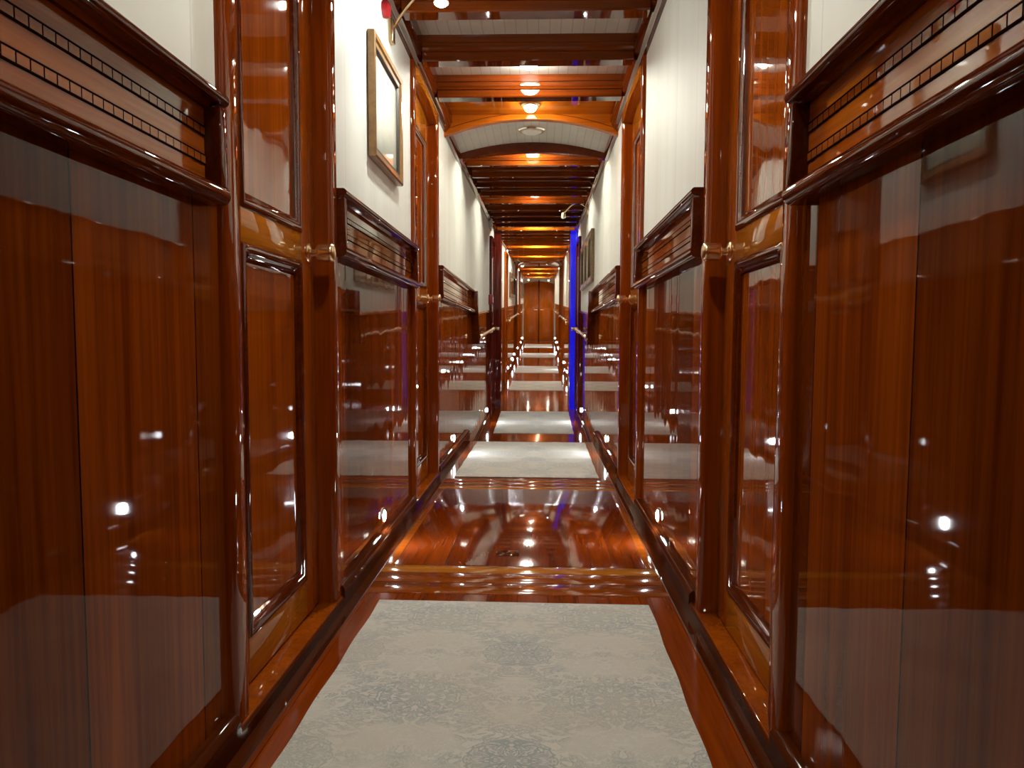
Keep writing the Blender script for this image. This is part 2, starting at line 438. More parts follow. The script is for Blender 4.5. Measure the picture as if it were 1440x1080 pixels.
for s in (-1, 1):
    w = MB()
    def slab(y0, y1, low, ztop, zfun):
        # white upper part: from `low` above that deck to just over the ceiling line
        def sec(y): return mir([(0.5, low + zfun(y)), (0.60, low + zfun(y)), (0.60, ztop(y)), (0.5, ztop(y))], s)
        w.sweep(sec, span(y0, y1))
    for a, b_ in NEARSEG[:2]: slab(a, b_, 1.12, ceil_z, zn)
    slab(NEARSEG[2][0], 6.42, 1.12, ceil_z, zn)
    for a, b_ in NEARDOOR: slab(a, b_, 1.945 - 0.02, ceil_z, zn)
    slab(6.42, YEND + 0.1, 1.17, ceil_z, zf)
    wl = w.build('wall_' + SIDE[s], 'white', smooth=False)
    struct(wl, 'cream upper wall over varnished mahogany wainscot on the %s side of the corridor' % SIDE[s], 'wall')
    walls[s] = wl
    for k, (a, b_) in enumerate(NEARSEG):
        low = -0.02 if k < 2 else -0.42
        MB().sweep(mir([(0.502, low), (0.60, low), (0.60, 1.0), (0.502, 1.0)], s), [a, b_]).build('wainscot_panel', 'plank', wl, zfun=zn, smooth=False)
        fp = MB().sweep(mir([(0.494, 0.99), (0.60, 0.99), (0.60, 1.14), (0.494, 1.14)], s), [a, b_]).build('frieze_panel', 'frieze', wl, zfun=zn, smooth=False)
        for hc in (1.043, 1.089):
            hh = 0.0085
            MB().sweep(mir([(0.4925, hc - hh), (0.50, hc - hh), (0.50, hc + hh), (0.4925, hc + hh)], s), [a + 0.02, b_ - 0.02]).build(
                'inlay_band', 'inlay', fp, zfun=zn, smooth=False, uvs=lambda co, hc=hc, hh=hh: (co.y, (co.z - zn(co.y) - hc + hh) / (2 * hh)))
        ends = [a + (0.012 if k == 2 else 0.0), b_ - (0.035 if k == 0 else 0.0)]
        MB().sweep(mir(bull(0.50, 0.462, 0.972, 1.004), s), ends).build('lower_rail', 'rail', wl, zfun=zn)
        cap = [(0.50, 1.127), (0.487, 1.127), (0.480, 1.134)] + bull(0.50, 0.461, 1.135, 1.156)[1:]
        MB().sweep(mir(cap, s), ends).build('cap_rail', 'rail', wl, zfun=zn)
        for y0, y1 in ((ends[0], ends[0] + 0.028), (ends[1] - 0.028, ends[1])):
            if y0 < 0: continue
            MB().sweep(mir([(0.466, 1.0), (0.50, 1.0), (0.50, 1.13), (0.466, 1.13)], s), [y0, y1]).build('end_stile', 'rail', wl, zfun=zn, bev=0.003)
    # raked post where the upper wainscot stops, then the lower wainscot
    zt = 1.156 + zn(6.34)
    pts = [(6.33, zt), (6.395, zt), (6.47, zt - 0.34), (6.60, 0.60), (6.50, 0.60), (6.41, 0.84), (6.33, 0.99 + zn(6.33))]
    if s < 0: pts = list(reversed(pts))
    MB().poly(pts, s * 0.452, s * 0.51, 'yh').build('raked_post', 'rail', wl, bev=0.004)
    MB().sweep(mir([(0.503, -0.1), (0.60, -0.1), (0.60, 1.18), (0.503, 1.18)], s), [6.34, 8.5]).build('wainscot_panel', 'plank', wl, zfun=zf, smooth=False)
    MB().sweep(mir([(0.501, -0.1), (0.60, -0.1), (0.60, 1.18), (0.501, 1.18)], s), [8.5, YEND + 0.1]).build('wainscot_panel', 'far', wl, zfun=zf, smooth=False)
    for a, b_ in [(6.5, 8.5)] + [(9.45, FARDOOR[s][0][0]), (FARDOOR[s][0][1], FARDOOR[s][1][0]), (FARDOOR[s][1][1], FARDOOR[s][2][0]), (FARDOOR[s][2][1], YEND)]:
        MB().sweep(mir(bull(0.505, 0.485, 1.172, 1.196), s), [a, b_]).build('cap_rail', 'midrail', wl, zfun=zf)
    # baseboard
    bb = MB()
    prof = lambda h: mir([(0.505, -0.01), (0.478, -0.01), (0.478, h - 0.012), (0.484, h - 0.004), (0.490, h), (0.505, h)], s)
    for a, b_ in ((YBACK, 1.35), (2.10, 3.37), (4.20, 5.93)): bb.sweep(prof(0.062), [a, b_])
    for a, b_ in NEARDOOR: bb.sweep(mir([(0.60, -0.01), (0.478, -0.01), (0.478, 0.024), (0.484, 0.030), (0.60, 0.030)], s), [a, b_])
    o = bb.build('baseboard_' + SIDE[s], 'base', zfun=zn, bev=0.0)
    struct(o, 'dark glossy baseboard along the foot of the %s wall' % SIDE[s], 'baseboard')
    bb = MB()
    ys = [5.9, 8.5, 9.3] if s < 0 else [5.9, 8.5, 9.3]
    bb.sweep(prof(0.075), ys); bb.sweep(prof(0.075), [9.45, YEND])
    bb.build('lower_run', 'base', o, zfun=zf)

# ------------------------------------------------------------------ crown mouldings
ncrown = 0
for s in (-1, 1):
    def crown(y):
        z = zc(y)
        return mir([(0.51, z), (0.487, z), (0.482, z + 0.010), (0.476, z + 0.012), (0.470, z + 0.024), (0.460, z + 0.034), (0.458, z + 0.05), (0.452, z + 0.055), (0.452, z + 0.12), (0.51, z + 0.12)], s)
    o = MB().sweep(crown, [YBACK, 4.53]).build('trim_%d' % (1 if s < 0 else 2), 'rail', angle=50)
    struct(o, 'dark stepped crown moulding along the top of the %s wall' % SIDE[s], 'moulding')
    MB().sweep(crown, [5.22, 9.3]).build('crown_run', 'rail', o, angle=50)
    MB().sweep(crown, [9.45, YEND]).build('crown_run', 'stile', o, angle=50)

# ------------------------------------------------------------------ ceiling, arch and beams
ce = MB()
def csec(y): return [(-0.60, ceil_z(y)), (0.60, ceil_z(y)), (0.60, ceil_z(y) + 0.08), (-0.60, ceil_z(y) + 0.08)]
ce.sweep(csec, [YBACK - 0.1, 5.22, 9.3, YEND + 0.2])
ceiling = ce.build('ceiling', 'ceil', smooth=False)
struct(ceiling, 'white boarded ceiling crossed by dark varnished beams', 'ceiling')
def beam(y, w=0.14, d=0.105, mat='railx'):
    z = ceil_z(y) + 0.005
    # stepped and moulded underside
    sec = [(y, z), (y, z - d * 0.35), (y + 0.009, z - d * 0.36), (y + 0.010, z - d * 0.52), (y + 0.016, z - d * 0.60), (y + 0.017, z - d * 0.66), (y + 0.027, z - d * 0.67), (y + 0.028, z - d * 0.95), (y + 0.033, z - d),
           (y + w - 0.033, z - d), (y + w - 0.028, z - d * 0.95), (y + w - 0.027, z - d * 0.67), (y + w - 0.017, z - d * 0.66), (y + w - 0.016, z - d * 0.60), (y + w - 0.010, z - d * 0.52), (y + w - 0.009, z - d * 0.36), (y + w, z - d * 0.35), (y + w, z)]
    return MB().sweepx(sec, [-0.456, 0.456]).build('beam', mat, ceiling, angle=25)
for k in range(10): beam(-0.6 + 0.5 * k)
mid_beams = [5.42 + 0.425 * k for k in range(9)]
for y in mid_beams: beam(y, 0.10, 0.105, 'railx')
far_beams = []
y = 9.2
while y < 24.3:
    if not (15.3 < y < 17.6): beam(y, 0.10, 0.10, 'arch'); far_beams.append(y)
    y += 0.45
MB().sweep(lambda y: [(-0.456, zc(y) + 0.02), (0.456, zc(y) + 0.02), (0.456, ceil_z(y) + 0.01), (-0.456, ceil_z(y) + 0.01)], [15.4, 17.6]).build('boarded_soffit', 'arch', ceiling, bev=0.004)

# arch bulkhead
MB().sweep(lambda y: [(-0.456, ceil_z(y) - 0.012), (0.456, ceil_z(y) - 0.012), (0.456, ceil_z(y) + 0.01), (-0.456, ceil_z(y) + 0.01)], [4.03, 4.54]).build('soffit_board', 'arch', ceiling)
def arc(e, a, n=24, hw=0.5):
    return [(-hw + 2 * hw * i / n, e + (a - e) * (1 - ((2.0 * i / n - 1)) ** 2)) for i in range(n + 1)]
ar = empty('trim_3', (0, 4.53, 1.86))
struct(ar, 'lit arched wooden bulkhead spanning the corridor under the ceiling', 'arch')
def arch_board(y0, y1, e, a, top, name, mat):
    pts = arc(e, a) + [(0.5, top), (-0.5, top)]
    return MB().poly(pts, y0, y1, 'xh').build(name, mat, ar, zfun=zn, bev=0.0, angle=25)
arch_board(4.53, 4.58, 1.925, 2.017, 2.12, 'arch_board', 'arch')
MB().poly(arc(1.956, 2.048) + list(reversed([(x, h + 0.003) for x, h in arc(1.956, 2.048)])), 4.528, 4.535, 'xh').build('arch_groove', 'rail', ar, zfun=zn, angle=25)
sf = arc(1.97, 2.048)
MB().poly(sf + list(reversed([(x, h + 0.03) for x, h in sf])), 4.57, 5.18, 'xh').build('soffit', 'ceil', ar, zfun=zn, angle=40)
pts = arc(1.935, 1.985)
MB().poly(pts + list(reversed([(x, h + 0.075) for x, h in pts])), 5.17, 5.22, 'xh').build('arch_lip', 'rail', ar, zfun=zn, angle=25)
MB().poly(arc(2.05, 2.08) + [(0.5, 2.14), (-0.5, 2.14)], 5.16, 5.215, 'xh').build('arch_board', 'rail', ar, zfun=zn, angle=25)
for s in (-1, 1):
    MB().sweep(mir([(0.51, 1.935), (0.478, 1.935), (0.470, 1.95), (0.470, 2.0), (0.51, 2.0)], s), [4.56, 5.2]).build('side_trim', 'rail', ar, zfun=zn)
# round vent in the soffit
vent = tag(empty('ceiling_vent', (0.0, 4.86, 2.045 + zn(4.86))), 'round pale vent set in the white underside of the arch', 'vent')
MB().lathe([(-0.006, 0.085), (0.004, 0.085), (0.012, 0.078), (0.012, 0.066), (0.005, 0.064)], (0, 4.86, 2.045), 'z', -1, 40).build('vent_ring', 'steel', vent, zfun=zn)
MB().lathe([(0.0, 0.064), (0.016, 0.06), (0.022, 0.045), (0.024, 0.0015)], (0, 4.86, 2.045), 'z', -1, 40).build('vent_disc', 'whiteplastic', vent, zfun=zn)

# ------------------------------------------------------------------ panelled doors and their casings
def panel_bead(parent, s, xf, y0, y1, h0, h1, mat, zfun, arch=0.0, wdt=0.036):
    """raised moulding round a sunk panel"""
    n = 12
    outer = [(y0, h0), (y1, h0)] + [(y1 - (y1 - y0) * i / n, h1 + arch * (1 - (2.0 * i / n - 1) ** 2)) for i in range(n + 1)]
    cy, chh = (y0 + y1) / 2, (h0 + h1) / 2
    def inset(d): return [(y + (d if y < cy else -d) * min(1, abs(y - cy) / ((y1 - y0) / 2 - d) if (y1 - y0) / 2 > d else 1), h + (d if h < chh else -d)) for y, h in outer]
    rings = [(inset(0.0), 0.000), (inset(0.003), -0.003), (inset(0.008), -0.0045), (inset(wdt * 0.35), -0.0045), (inset(wdt * 0.60), -0.001), (inset(wdt * 0.65), 0.001), (inset(wdt * 0.9), 0.004), (inset(wdt), 0.010)]
    k = len(outer); v = []; f = []
    for pts, dx in rings:
        v += [(s * (xf + dx), y, h) for y, h in pts]
    for r in range(len(rings) - 1):
        for i in range(k):
            j = (i + 1) % k
            f.append((r * k + i, r * k + j, (r + 1) * k + j, (r + 1) * k + i))
    return MB().add(v, f).build('panel_moulding', mat, parent, zfun=zfun, angle=30)
def knob(parent, s, xf, y, h, zfun, sc=1.0):
    kb = MB().lathe([(0.004, 0.0105 * sc), (0.020, 0.0100 * sc), (0.023, 0.014 * sc), (0.0245, 0.0185 * sc), (0.027, 0.0205 * sc), (0.034, 0.0215 * sc), (0.042, 0.0220 * sc), (0.052, 0.0228 * sc),
                    (0.060, 0.0230 * sc), (0.064, 0.0225 * sc), (0.067, 0.0195 * sc), (0.069, 0.013 * sc), (0.0700, 0.001)], (s * xf, y, h), 'x', -s, 28).build('door_handle', 'brass', parent, zfun=zfun, angle=50)
    MB().lathe([(0.0, 0.0250 * sc), (0.003, 0.0250 * sc), (0.006, 0.0215 * sc), (0.008, 0.015 * sc), (0.010, 0.011 * sc)], (s * xf, y, h), 'x', -s, 28).build('rosette', 'brass', kb, zfun=zfun, angle=40)
    return kb
nd = 0; nt_ = 3
def door(s, y0, y1, zfun, label, xl=0.53, proud=0.485, top=1.925, far_knob=True, cw=0.065, mats=('stile', 'panel', 'midrail'), mid=(0.94, 1.01)):
    global nd, nt_
    nd += 1; nt_ += 1
    a, b_ = y0 + cw, y1 - cw
    lf = MB()
    def bx(ya, yb, ha, hb): lf.box(min(s * xl, s * (xl + 0.04)), max(s * xl, s * (xl + 0.04)), ya, yb, ha, hb)
    sw = 0.115; bot, toprail = 0.13, top - 0.04 - 0.12
    bx(a + 0.004, a + sw, 0.037, top - 0.01); bx(b_ - sw, b_ - 0.0045, 0.037, top - 0.01)
    dl = lf.build('door_%d' % nd, mats[0], zfun=zfun, bev=0.002)
    struct(dl, label, 'door')
    for ha, hb, nm in ((0.037, bot, 'bottom_rail'), (mid[0], mid[1], 'middle_rail'), (toprail, top - 0.01, 'top_rail')):
        q = MB().box(min(s * xl, s * (xl + 0.04)), max(s * xl, s * (xl + 0.04)), a + sw, b_ - sw, ha, hb)
        q.build(nm, mats[2], dl, zfun=zfun, bev=0.0015)
    for ha, hb in ((bot, mid[0]), (mid[1], toprail)):
        MB().box(min(s * (xl + 0.010), s * (xl + 0.03)), max(s * (xl + 0.010), s * (xl + 0.03)), a + sw - 0.01, b_ - sw + 0.01, ha - 0.005, hb + 0.005).build('door_panel', mats[1], dl, zfun=zfun, smooth=False)
        panel_bead(dl, s, xl, a + sw, b_ - sw, ha, hb, 'rail' if mats[0] != 'maroon' else 'maroon', zfun)
    knob(dl, s, xl, (b_ - 0.062) if far_knob else (a + 0.062), 0.968, zfun)
    # casing: two rounded jambs and a shallow arched head
    c = empty('trim_%d' % nt_, (s * 0.5, y0, 0.03 + zfun(y0)))
    struct(c, 'wooden door casing around the ' + label, 'casing')
    for ya, yb in ((y0, a), (b_, y1)):
        r = 0.012
        sec = [(s * 0.60, ya), (s * (proud + r), ya)] + [(s * (proud + r - r * math.sin(t)), ya + r - r * math.cos(t)) for t in (0.5, 1.05, 1.57)] + \
              [(s * (proud + r - r * math.sin(t)), yb - r + r * math.cos(t)) for t in (1.57, 1.05, 0.5)] + [(s * (proud + r), yb), (s * 0.60, yb)]
        MB().poly(sec if s > 0 else list(reversed(sec)), 0.028, top + 0.02, 'xy').build('jamb', 'jamb' if mats[0] == 'stile' and zfun is zn else mats[0], c, zfun=zfun, angle=40)
    if zfun is zn:
        MB().box(min(s * 0.482, s * 0.60), max(s * 0.482, s * 0.60), y0 + 0.005, y1 - 0.005, 0.024, 0.033).build('sill', mats[0], c, zfun=zfun, bev=0.002)
    n = 10
    hp = [(a - 0.002 + (b_ - a + 0.004) * i / n, top - 0.045 + 0.03 * (1 - (2.0 * i / n - 1) ** 2)) for i in range(n + 1)] + [(b_ + 0.002, top + 0.02), (a - 0.002, top + 0.02)]
    MB().poly(hp, s * proud, s * 0.60, 'yh').build('head', mats[2], c, zfun=zfun, angle=30)
    return dl
door(-1, 1.35, 2.10, zn, 'nearest panelled wooden door on the left wall with a brass knob')
door(1, 1.33, 2.07, zn, 'nearest panelled wooden door on the right wall with a brass knob')
door(-1, 3.37, 4.20, zn, 'panelled wooden door on the left wall just before the arch')
door(1, 3.35, 4.20, zn, 'panelled wooden door on the right wall just before the arch')
door(-1, 8.5, 9.28, zf, 'dark maroon door on the left wall by the purple tinted pillar', xl=0.492, proud=0.472, top=1.98, mats=('maroon', 'maroon', 'maroon'))
door(1, 8.5, 9.28, zf, 'dark maroon door on the right wall by the glowing blue pillar', xl=0.492, proud=0.472, top=1.98, mats=('maroon', 'maroon', 'maroon'))
ords = ['first', 'second', 'third']
for s in (-1, 1):
    for k, (a, b_) in enumerate(FARDOOR[s]):
        door(s, a, b_, zf, '%s cabin door beyond the pillars on the %s wall' % (ords[k], SIDE[s]), xl=0.492, proud=0.470, top=2.02, mats=('stile', 'fardoor', 'stile'))

# ------------------------------------------------------------------ end walls, pillars, far double doors
wf = MB().box(-0.62, 0.62, YEND, YEND + 0.12, -0.1, 2.4).build('wall_front', 'white', zfun=zf, smooth=False)
struct(wf, 'cream end wall behind the far double doors', 'wall')
wb = MB().box(-0.62, 0.62, YBACK - 0.12, YBACK, -0.1, 2.3).build('wall_back', 'plank', zfun=zn, smooth=False)
struct(wb, 'wooden wall closing the corridor behind the viewer', 'wall')
for s in (-1, 1):
    nd += 1
    x0, x1 = (-0.47, -0.012) if s < 0 else (0.012, 0.47)
    def arched(x0, x1, h0, e, a, n=12):
        # leaf of a double door: the top rises towards the middle of the corridor
        return [(x0, h0), (x1, h0)] + [(x1 - (x1 - x0) * i / n, e + (a - e) * (1 - ((x1 - (x1 - x0) * i / n) / 0.5) ** 2)) for i in range(n + 1)]
    dl = MB().poly(arched(x0, x1, 0.01, 1.80, 1.885), YEND - 0.05, YEND, 'xh').build('door_%d' % nd, 'fardoor', zfun=zf, bev=0.003, angle=30)
    struct(dl, '%s leaf of the wooden double doors at the far end' % SIDE[s], 'door')
    for h0, h1 in ((0.12, 0.95), (1.05, 1.72)):
        MB().box(x0 + 0.09, x1 - 0.09, YEND - 0.056, YEND - 0.045, h0, h1).build('door_panel', 'fardoor', dl, zfun=zf, bev=0.004)
    MB().tube([(s * 0.05, YEND - 0.05, 0.99), (s * 0.05, YEND - 0.09, 0.99), (s * 0.16, YEND - 0.09, 0.99)], 0.011).build('door_handle', 'brass', dl, zfun=zf)
nt_ += 1
o = MB().box(-0.02, 0.02, YEND - 0.07, YEND - 0.001, 0.0, 1.93).build('trim_%d' % nt_, 'rail', zfun=zf, bev=0.004)
struct(o, 'dark upright cover strip between the two far door leaves', 'strip')
def pillar_sec(s, y0):
    r = 0.02; xi, xo = 0.410, 0.505
    sec = [(s * xo, y0), (s * (xi + r), y0), (s * (xi + 0.006), y0 + 0.006), (s * xi, y0 + r), (s * xi, y0 + 0.15 - r), (s * (xi + 0.006), y0 + 0.144), (s * (xi + r), y0 + 0.15), (s * xo, y0 + 0.15)]
    return sec if s > 0 else list(reversed(sec))
nt_ += 1
o = MB().poly(pillar_sec(-1, 9.3), -0.01, 2.32, 'xy').build('trim_%d' % nt_, 'maroon', zfun=zf)
struct(o, 'dark purple tinted wooden pillar on the left opposite the glowing blue pillar', 'pillar')
lc = tag(empty('blue_pillar', (0.46, 9.3, zf(9.3))), 'tall glowing blue pillar against the right wall', 'light')
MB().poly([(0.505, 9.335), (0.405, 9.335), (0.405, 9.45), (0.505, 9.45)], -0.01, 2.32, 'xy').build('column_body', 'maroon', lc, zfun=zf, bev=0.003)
MB().poly([(0.492, 9.3), (0.418, 9.3), (0.411, 9.312), (0.411, 9.345), (0.492, 9.345)], 0.0, 2.25, 'xy').build('glow_panel', 'blue', lc, zfun=zf)  # front face of the pillar, its blue built in as emission
nt_ += 1
o = MB().box(-0.452, 0.452, 9.3, 9.44, 2.19, 2.30).build('trim_%d' % nt_, 'railx', zfun=zf, bev=0.004)
struct(o, 'dark header beam between the two pillars midway along the corridor', 'beam')

# ------------------------------------------------------------------ rugs
rugs = [(0.70, 2.145, -0.013, -0.5, 'cream rug with grey damask pattern, nearest to the viewer'),
        (4.18, 5.66, -0.006, -0.3, 'pale rug under the arch, second from the viewer'),
        (7.55, 9.05, 0.0, 0, 'pale rug between the dark maroon doors, tinted blue at its far edge'),
        (11.2, 12.45, 0.0, 0, 'pale rug just beyond the glowing blue pillar'),
        (13.9, 15.3, 0.0, 0, 'pale rug fifth from the viewer, in the far half of the corridor'),
        (17.6, 19.0, 0.0, 0, 'pale rug next to last before the far double doors'),
        (21.2, 22.9, 0.0, 0, 'pale rug farthest away, in front of the double doors')]
for y0, y1, xc, rot, lab in rugs:
    zfun = zn if y0 < 5 else zf
    L = y1 - y0; W = 0.765 if y0 < 2 else 0.79; n = 30; m_ = 16; t = 0.009
    v = []; f = []
    # closed thin slab with a softly rolled rim and a slightly wavering edge
    for iy in range(n + 1):
        for ix in range(m_ + 1):
            u, w_ = ix / m_, iy / n
            x = -W / 2 + W * u; y = -L / 2 + L * w_
            edge = min(u, 1 - u, w_ * 2, (1 - w_) * 2)
            h = t * min(1.0, 0.55 + edge * 9)
            x += 0.0018 * math.sin(9 * w_ * PI + 1.7 * y0) * (1 if u in (0, 1) else 0)
            v.append((x, y, h))
    k0 = len(v)
    v += [(p[0], p[1], 0.0022 if zfun is zn else 0.001) for p in v]
    idx = lambda ix, iy: iy * (m_ + 1) + ix
    for iy in range(n):
        for ix in range(m_):
            q = (idx(ix, iy), idx(ix + 1, iy), idx(ix + 1, iy + 1), idx(ix, iy + 1))
            f.append(q); f.append(tuple(i + k0 for i in reversed(q)))
    rim = [idx(i, 0) for i in range(m_)] + [idx(m_, i) for i in range(n)] + [idx(i, n) for i in range(m_, 0, -1)] + [idx(0, i) for i in range(n, 0, -1)]
    for i in range(len(rim)):
        a, b_ = rim[i], rim[(i + 1) % len(rim)]
        f.append((a, a + k0, b_ + k0, b_))
    cy = (y0 + y1) / 2; c, s_ = math.cos(math.radians(rot)), math.sin(math.radians(rot))
    vv = [(xc + p[0] * c - p[1] * s_, cy + p[0] * s_ + p[1] * c, p[2]) for p in v]
    o = MB().add(vv, f).build('rug', 'rug', zfun=zfun, origin=(xc, cy, 0.0), angle=60)
    tag(o, lab, 'rug', 'runner rugs along the corridor floor')

# ------------------------------------------------------------------ lamps
def ceiling_lamp(y, label, x=0.0, mat='lamp', r=0.05):
    h = ceil_z(y) - (0.012 if 4.1 < y < 4.5 else 0.0)
    t = tag(empty('ceiling_lamp', (x, y, h)), label, 'lamp', 'round lamps on the ceiling')
    MB().lathe([(-0.004, r + 0.016), (0.006, r + 0.016), (0.012, r + 0.010), (0.014, r + 0.001), (0.006, r)], (x, y, h), 'z', -1, 28).build('lamp_rim', 'brass', t)
    MB().lathe([(0.004, r), (0.016, r * 0.97), (0.030, r * 0.80), (0.040, r * 0.5), (0.044, r * 0.05)], (x, y, h), 'z', -1, 16).build('lamp_glass', mat, t, angle=60)
lampY = [(-0.72, 'ceiling lamp behind the viewer'), (1.28, 'ceiling lamp above the nearest doors'), (3.70, 'bright round ceiling lamp hanging in front of the arched bulkhead'),
         (4.34, 'ceiling lamp tucked between the last near beam and the arch'), (5.32, 'ceiling lamp just past the arch'), (6.98, 'ceiling lamp on the dark beams after the steps'),
         (9.08, 'ceiling lamp just before the pillars'), (11.80, 'first ceiling lamp beyond the pillars'), (14.05, 'second ceiling lamp beyond the pillars'),
         (18.55, 'third ceiling lamp beyond the pillars'), (20.80, 'ceiling lamp next to last before the double doors'), (23.50, 'ceiling lamp closest to the far double doors')]
for y, lab in lampY: ceiling_lamp(y, lab, mat='lampfar' if y > 10 else 'lamp', r=0.036 if 4.2 < y < 4.5 else 0.05)

stepY = {-1: [2.74, 5.0, 8.15, 10.5, 13.3, 15.3, 16.6, 18.8, 21.4, 23.6], 1: [2.80, 5.05, 8.2, 10.35, 12.6, 14.5, 16.4, 18.8, 21.4, 23.6]}
words = ['nearest', 'second', 'third', 'fourth', 'fifth', 'sixth', 'seventh', 'eighth', 'ninth', 'tenth']
for s in (-1, 1):
    for k, y in enumerate(stepY[s]):
        zfun = zn if y < 5.5 else zf
        h = 0.112 if y < 5.5 else 0.145
        xw = 0.502 if y < 8.4 else 0.501
        xw = 0.503 if 6.3 < y < 8.4 else xw
        t = tag(empty('courtesy_light', (s * xw, y, h + zfun(y))), '%s low courtesy light along the foot of the %s wainscot' % (words[k], SIDE[s]), 'light', 'low courtesy lights along both walls')
        MB().lathe([(0.0, 0.031), (0.003, 0.031), (0.006, 0.027), (0.006, 0.0225)], (s * xw, y, h), 'x', -s, 20).build('light_ring', 'steel', t, zfun=zfun)
        MB().lathe([(0.001, 0.022), (0.006, 0.021), (0.010, 0.013), (0.011, 0.001)], (s * xw, y, h), 'x', -s, 14).build('light_lens', 'step', t, zfun=zfun, angle=60)

# swan-neck picture lights clipped under the crown moulding
def picture_light(s, y, reach, drop, label, zbase, mat='lampdim', yl=None, sc=1.0):
    yl = y if yl is None else yl
    t = tag(empty('picture_light', (s * 0.498, y, zbase)), label, 'picture light')
    MB().box(min(s * 0.482, s * 0.502), max(s * 0.482, s * 0.502), y - 0.022, y + 0.022, zbase - 0.055, zbase + 0.03).build('backplate', 'brass', t, bev=0.004)
    xe = s * (0.5 - reach)
    pts = []
    n = 14
    for i in range(n + 1):
        u = i / n
        pts.append((s * 0.484 + (xe - s * 0.484) * u, y + (yl - y) * u, zbase + 0.05 * math.sin(PI * min(1, u * 1.05)) - drop * u * u))
    MB().tube(pts, 0.0055, 8).build('arm', 'brass', t)
    ze = pts[-1][2]
    sh = MB().lathe([(0.002, 0.006), (0.004, 0.020 * sc), (0.040 * sc, 0.026 * sc), (0.044 * sc, 0.024 * sc), (0.012, 0.018 * sc)], (xe, yl, ze + 0.004), 'z', -1, 20)
    sh = sh.build('lamp_shade', 'brass', t)
    MB().lathe([(0.012, 0.006), (0.022 * sc, 0.016 * sc), (0.036 * sc, 0.0225 * sc), (0.050 * sc, 0.018 * sc), (0.058 * sc, 0.002)], (xe, yl, ze + 0.004), 'z', -1, 14).build('bulb', mat, sh, angle=60)
zb = 1.895 + zn(2.92)
picture_light(-1, 2.92, 0.225, -0.022, 'bright brass swan-neck light above the gilt framed picture on the left wall', zb, 'lampnear', 2.66)
picture_light(1, 7.3, 0.235, 0.06, 'thin swan-neck light above the three bronze frames on the right wall', zc(7.3) - 0.01, 'whiteplastic', 7.2)
picture_light(-1, 15.0, 0.20, 0.04, 'lit swan-neck light above the first far picture on the left wall', zc(15.0) - 0.02, 'lampdim')
picture_light(-1, 22.6, 0.20, 0.04, 'lit swan-neck light near the double doors on the left wall', zc(22.6) - 0.02, 'lampdim')
picture_light(1, 22.4, 0.22, 0.06, 'swan-neck light near the double doors on the right wall', zc(22.4) - 0.02, 'lampdim')

# ------------------------------------------------------------------ pictures on the walls
def picture(s, y0, y1, h0, h1, zfun, label, group=None, fmat='gold', pmat='print', fw=0.034, dep=0.028, xw=0.5):
    t = tag(empty('framed_picture', (s * xw, (y0 + y1) / 2, h0 + zfun((y0 + y1) / 2))), label, 'picture', group)
    # mitred frame, moulded: section runs round the four sides
    def ring(d, x): return [(s * x, y0 + d, h0 + d), (s * x, y1 - d, h0 + d), (s * x, y1 - d, h1 - d), (s * x, y0 + d, h1 - d)]
    rings = [(0, xw - 0.002), (0, xw - dep + 0.004), (0.005, xw - dep), (fw * 0.55, xw - dep + 0.002), (fw * 0.7, xw - dep + 0.008), (fw, xw - dep + 0.010), (fw, xw - 0.004)]
    v = []; f = []
    for d, x in rings: v += ring(d, x)
    for r in range(len(rings) - 1):
        for i in range(4):
            j = (i + 1) % 4
            f.append((r * 4 + i, r * 4 + j, r * 4 + 4 + j, r * 4 + 4 + i))
    MB().add(v, f).build('frame', fmat, t, zfun=zfun, angle=20)
    v = []; f = []
    rings = [(fw - 0.001, xw - dep + 0.009), (fw + 0.004, xw - dep + 0.009), (fw + 0.008, xw - 0.010), (fw - 0.001, xw - 0.006)]
    for d, x in rings: v += ring(d, x)
    for r in range(len(rings) - 1):
        for i in range(4):
            j = (i + 1) % 4
            f.append((r * 4 + i, r * 4 + j, r * 4 + 4 + j, r * 4 + 4 + i))
    MB().add(v, f).build('fillet', 'darkfillet', t, zfun=zfun, angle=20)
    d = fw + 0.004
    MB().box(min(s * (xw - 0.008), s * (xw - 0.002)), max(s * (xw - 0.008), s * (xw - 0.002)), y0 + d, y1 - d, h0 + d, h1 - d).build(
        'print', pmat, t, zfun=zfun, smooth=False, uvs=lambda co: ((co.y - y0) / (y1 - y0), (co.z - zfun(co.y) - h0) / (h1 - h0)))
picture(-1, 2.54, 3.04, 1.345, 1.745, zn, 'gilt framed landscape picture pale with glare on the left wall between the two doors')
for k, (a, b_) in enumerate(((6.42, 6.98), (7.02, 7.52), (7.56, 8.12))):
    picture(1, a, b_, 1.125, 1.555, z0, '%s bronze framed picture of three on the right wall past the arch' % ('nearest', 'middle', 'farthest')[k], 'row of three bronze frames on the right wall', 'bronze', 'print2', 0.05, 0.03)
picture(-1, 13.8, 16.4, 1.36, 1.80, zf, 'first dark framed picture beyond the pillars on the left wall', None, 'bronze', 'print2', 0.05, 0.03)
picture(-1, 21.6, 24.2, 1.36, 1.80, zf, 'dark framed picture near the double doors on the left wall', None, 'bronze', 'print2', 0.05, 0.03)

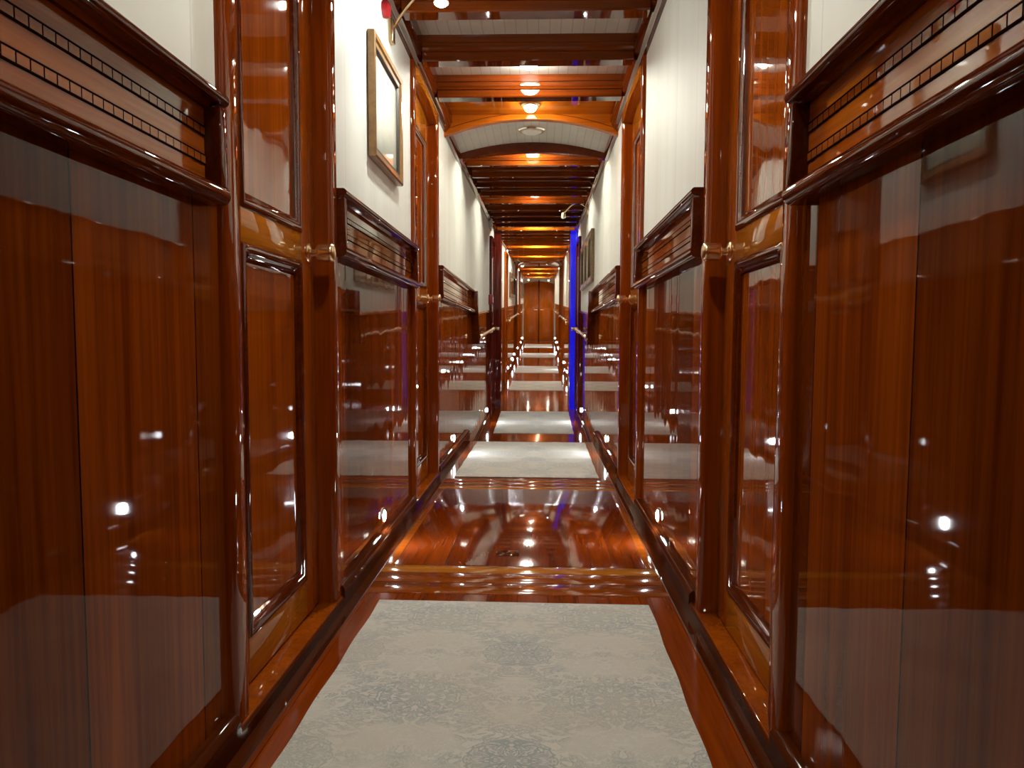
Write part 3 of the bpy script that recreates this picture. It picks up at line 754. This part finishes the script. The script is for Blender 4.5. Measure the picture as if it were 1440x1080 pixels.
# small fittings on the left wall
yy = 2.62
t = MB().lathe([(0.0, 0.028), (0.012, 0.030), (0.022, 0.026), (0.027, 0.016), (0.028, 0.001)], (-0.5, 2.80, 1.912), 'x', 1, 28).build('alarm_bell', 'red', zfun=zn, origin=(-0.5, 2.80, 1.912))
tag(t, 'small red round fitting at the top of the left wall above the gilt picture', 'alarm')
t = tag(empty('call_point', (-0.5, 8.42, 1.05)), 'small red call point box on the left wall by the maroon door', 'alarm')
MB().box(-0.502, -0.455, 8.37, 8.47, 0.990, 1.095).build('box', 'red', t, bev=0.006)
MB().box(-0.456, -0.452, 8.39, 8.45, 1.015, 1.07).build('glass_plate', 'whiteplastic', t, bev=0.001)
t = tag(empty('junction_box', (-0.5, 8.35, 1.82)), 'small white box high on the left wall above the maroon door', 'box')
MB().box(-0.502, -0.46, 8.30, 8.42, 1.80, 1.90).build('body', 'whiteplastic', t, bev=0.006)
MB().box(-0.49, -0.47, 8.32, 8.40, 1.775, 1.802).build('nozzle', 'steel', t, bev=0.003)

# ------------------------------------------------------------------ handrails
def handrail(s, y0, y1, label):
    t = tag(empty('handrail', (s * 0.5, y0, 1.0 + zf(y0))), label, 'handrail', 'brass handrails on the lower wainscot')
    MB().tube([(s * 0.442, y, 1.0) for y in frange(y0, y1, 8)], 0.014, 14).build('rail', 'brass', t, zfun=zf)
    n = max(2, int((y1 - y0) / 0.9) + 1)
    for i in range(n):
        y = y0 + 0.06 + (y1 - y0 - 0.12) * i / (n - 1)
        MB().tube([(s * 0.502, y, 0.965), (s * 0.47, y, 0.962), (s * 0.445, y, 0.975), (s * 0.442, y, 0.992)], 0.008, 8).build('bracket', 'brass', t, zfun=zf)
    for y in (y0, y1):
        MB().lathe([(-0.004, 0.017), (0.004, 0.019), (0.012, 0.014), (0.016, 0.002)], (s * 0.442, y, 1.0), 'y', -1 if y == y0 else 1, 14).build('end_cap', 'brass', t, zfun=zf)
handrail(-1, 6.56, 8.30, 'short brass handrail on the left wall between raked post and maroon door')
handrail(1, 6.56, 8.30, 'short brass handrail on the right wall between raked post and maroon door')
handrail(-1, 12.8, 16.9, 'brass handrail beyond the pillars on the left under the first far picture')
handrail(-1, 20.6, 24.3, 'brass handrail on the left leading to the double doors')
handrail(1, 11.65, 15.15, 'brass handrail beyond the pillars on the right between the first two cabin doors')
handrail(1, 17.7, 24.3, 'brass handrail on the right leading to the double doors')

# ------------------------------------------------------------------ world, camera, colour
wd = bpy.data.worlds.new('interior'); S.world = wd; wd.use_nodes = True
wd.node_tree.nodes['Background'].inputs[0].default_value = (0.0, 0.0, 0.0, 1)
cam = bpy.data.cameras.new('camera'); co = bpy.data.objects.new('camera', cam); COL.objects.link(co)
co.location = (0.065, 0.0, 0.745)
cam.sensor_width = 36.0; cam.lens = 36.0 * 1088 / 1440; cam.clip_start = 0.02; cam.clip_end = 100
from mathutils import Matrix
yaw, pitch, roll = math.atan(40 / 1088), math.atan(80 / 1088), math.radians(0.25)
R = Matrix.Rotation(yaw, 4, 'Z') @ Matrix.Rotation(PI / 2 - pitch, 4, 'X') @ Matrix.Rotation(roll, 4, 'Z')
co.rotation_euler = R.to_euler()
S.camera = co
S.view_settings.view_transform = 'Standard'; S.view_settings.look = 'None'
S.view_settings.exposure = 0.3; S.view_settings.gamma = 1.0
S.view_settings.use_curve_mapping = False
c = S.cycles
c.max_bounces = 10; c.diffuse_bounces = 4; c.glossy_bounces = 6; c.transmission_bounces = 2
c.sample_clamp_indirect = 6.0; c.sample_clamp_direct = 0.0
c.caustics_reflective = True; c.blur_glossy = 0.2
c.use_denoising = True
try: c.denoiser = 'OPENIMAGEDENOISE'
except Exception: pass
c.use_light_tree = True
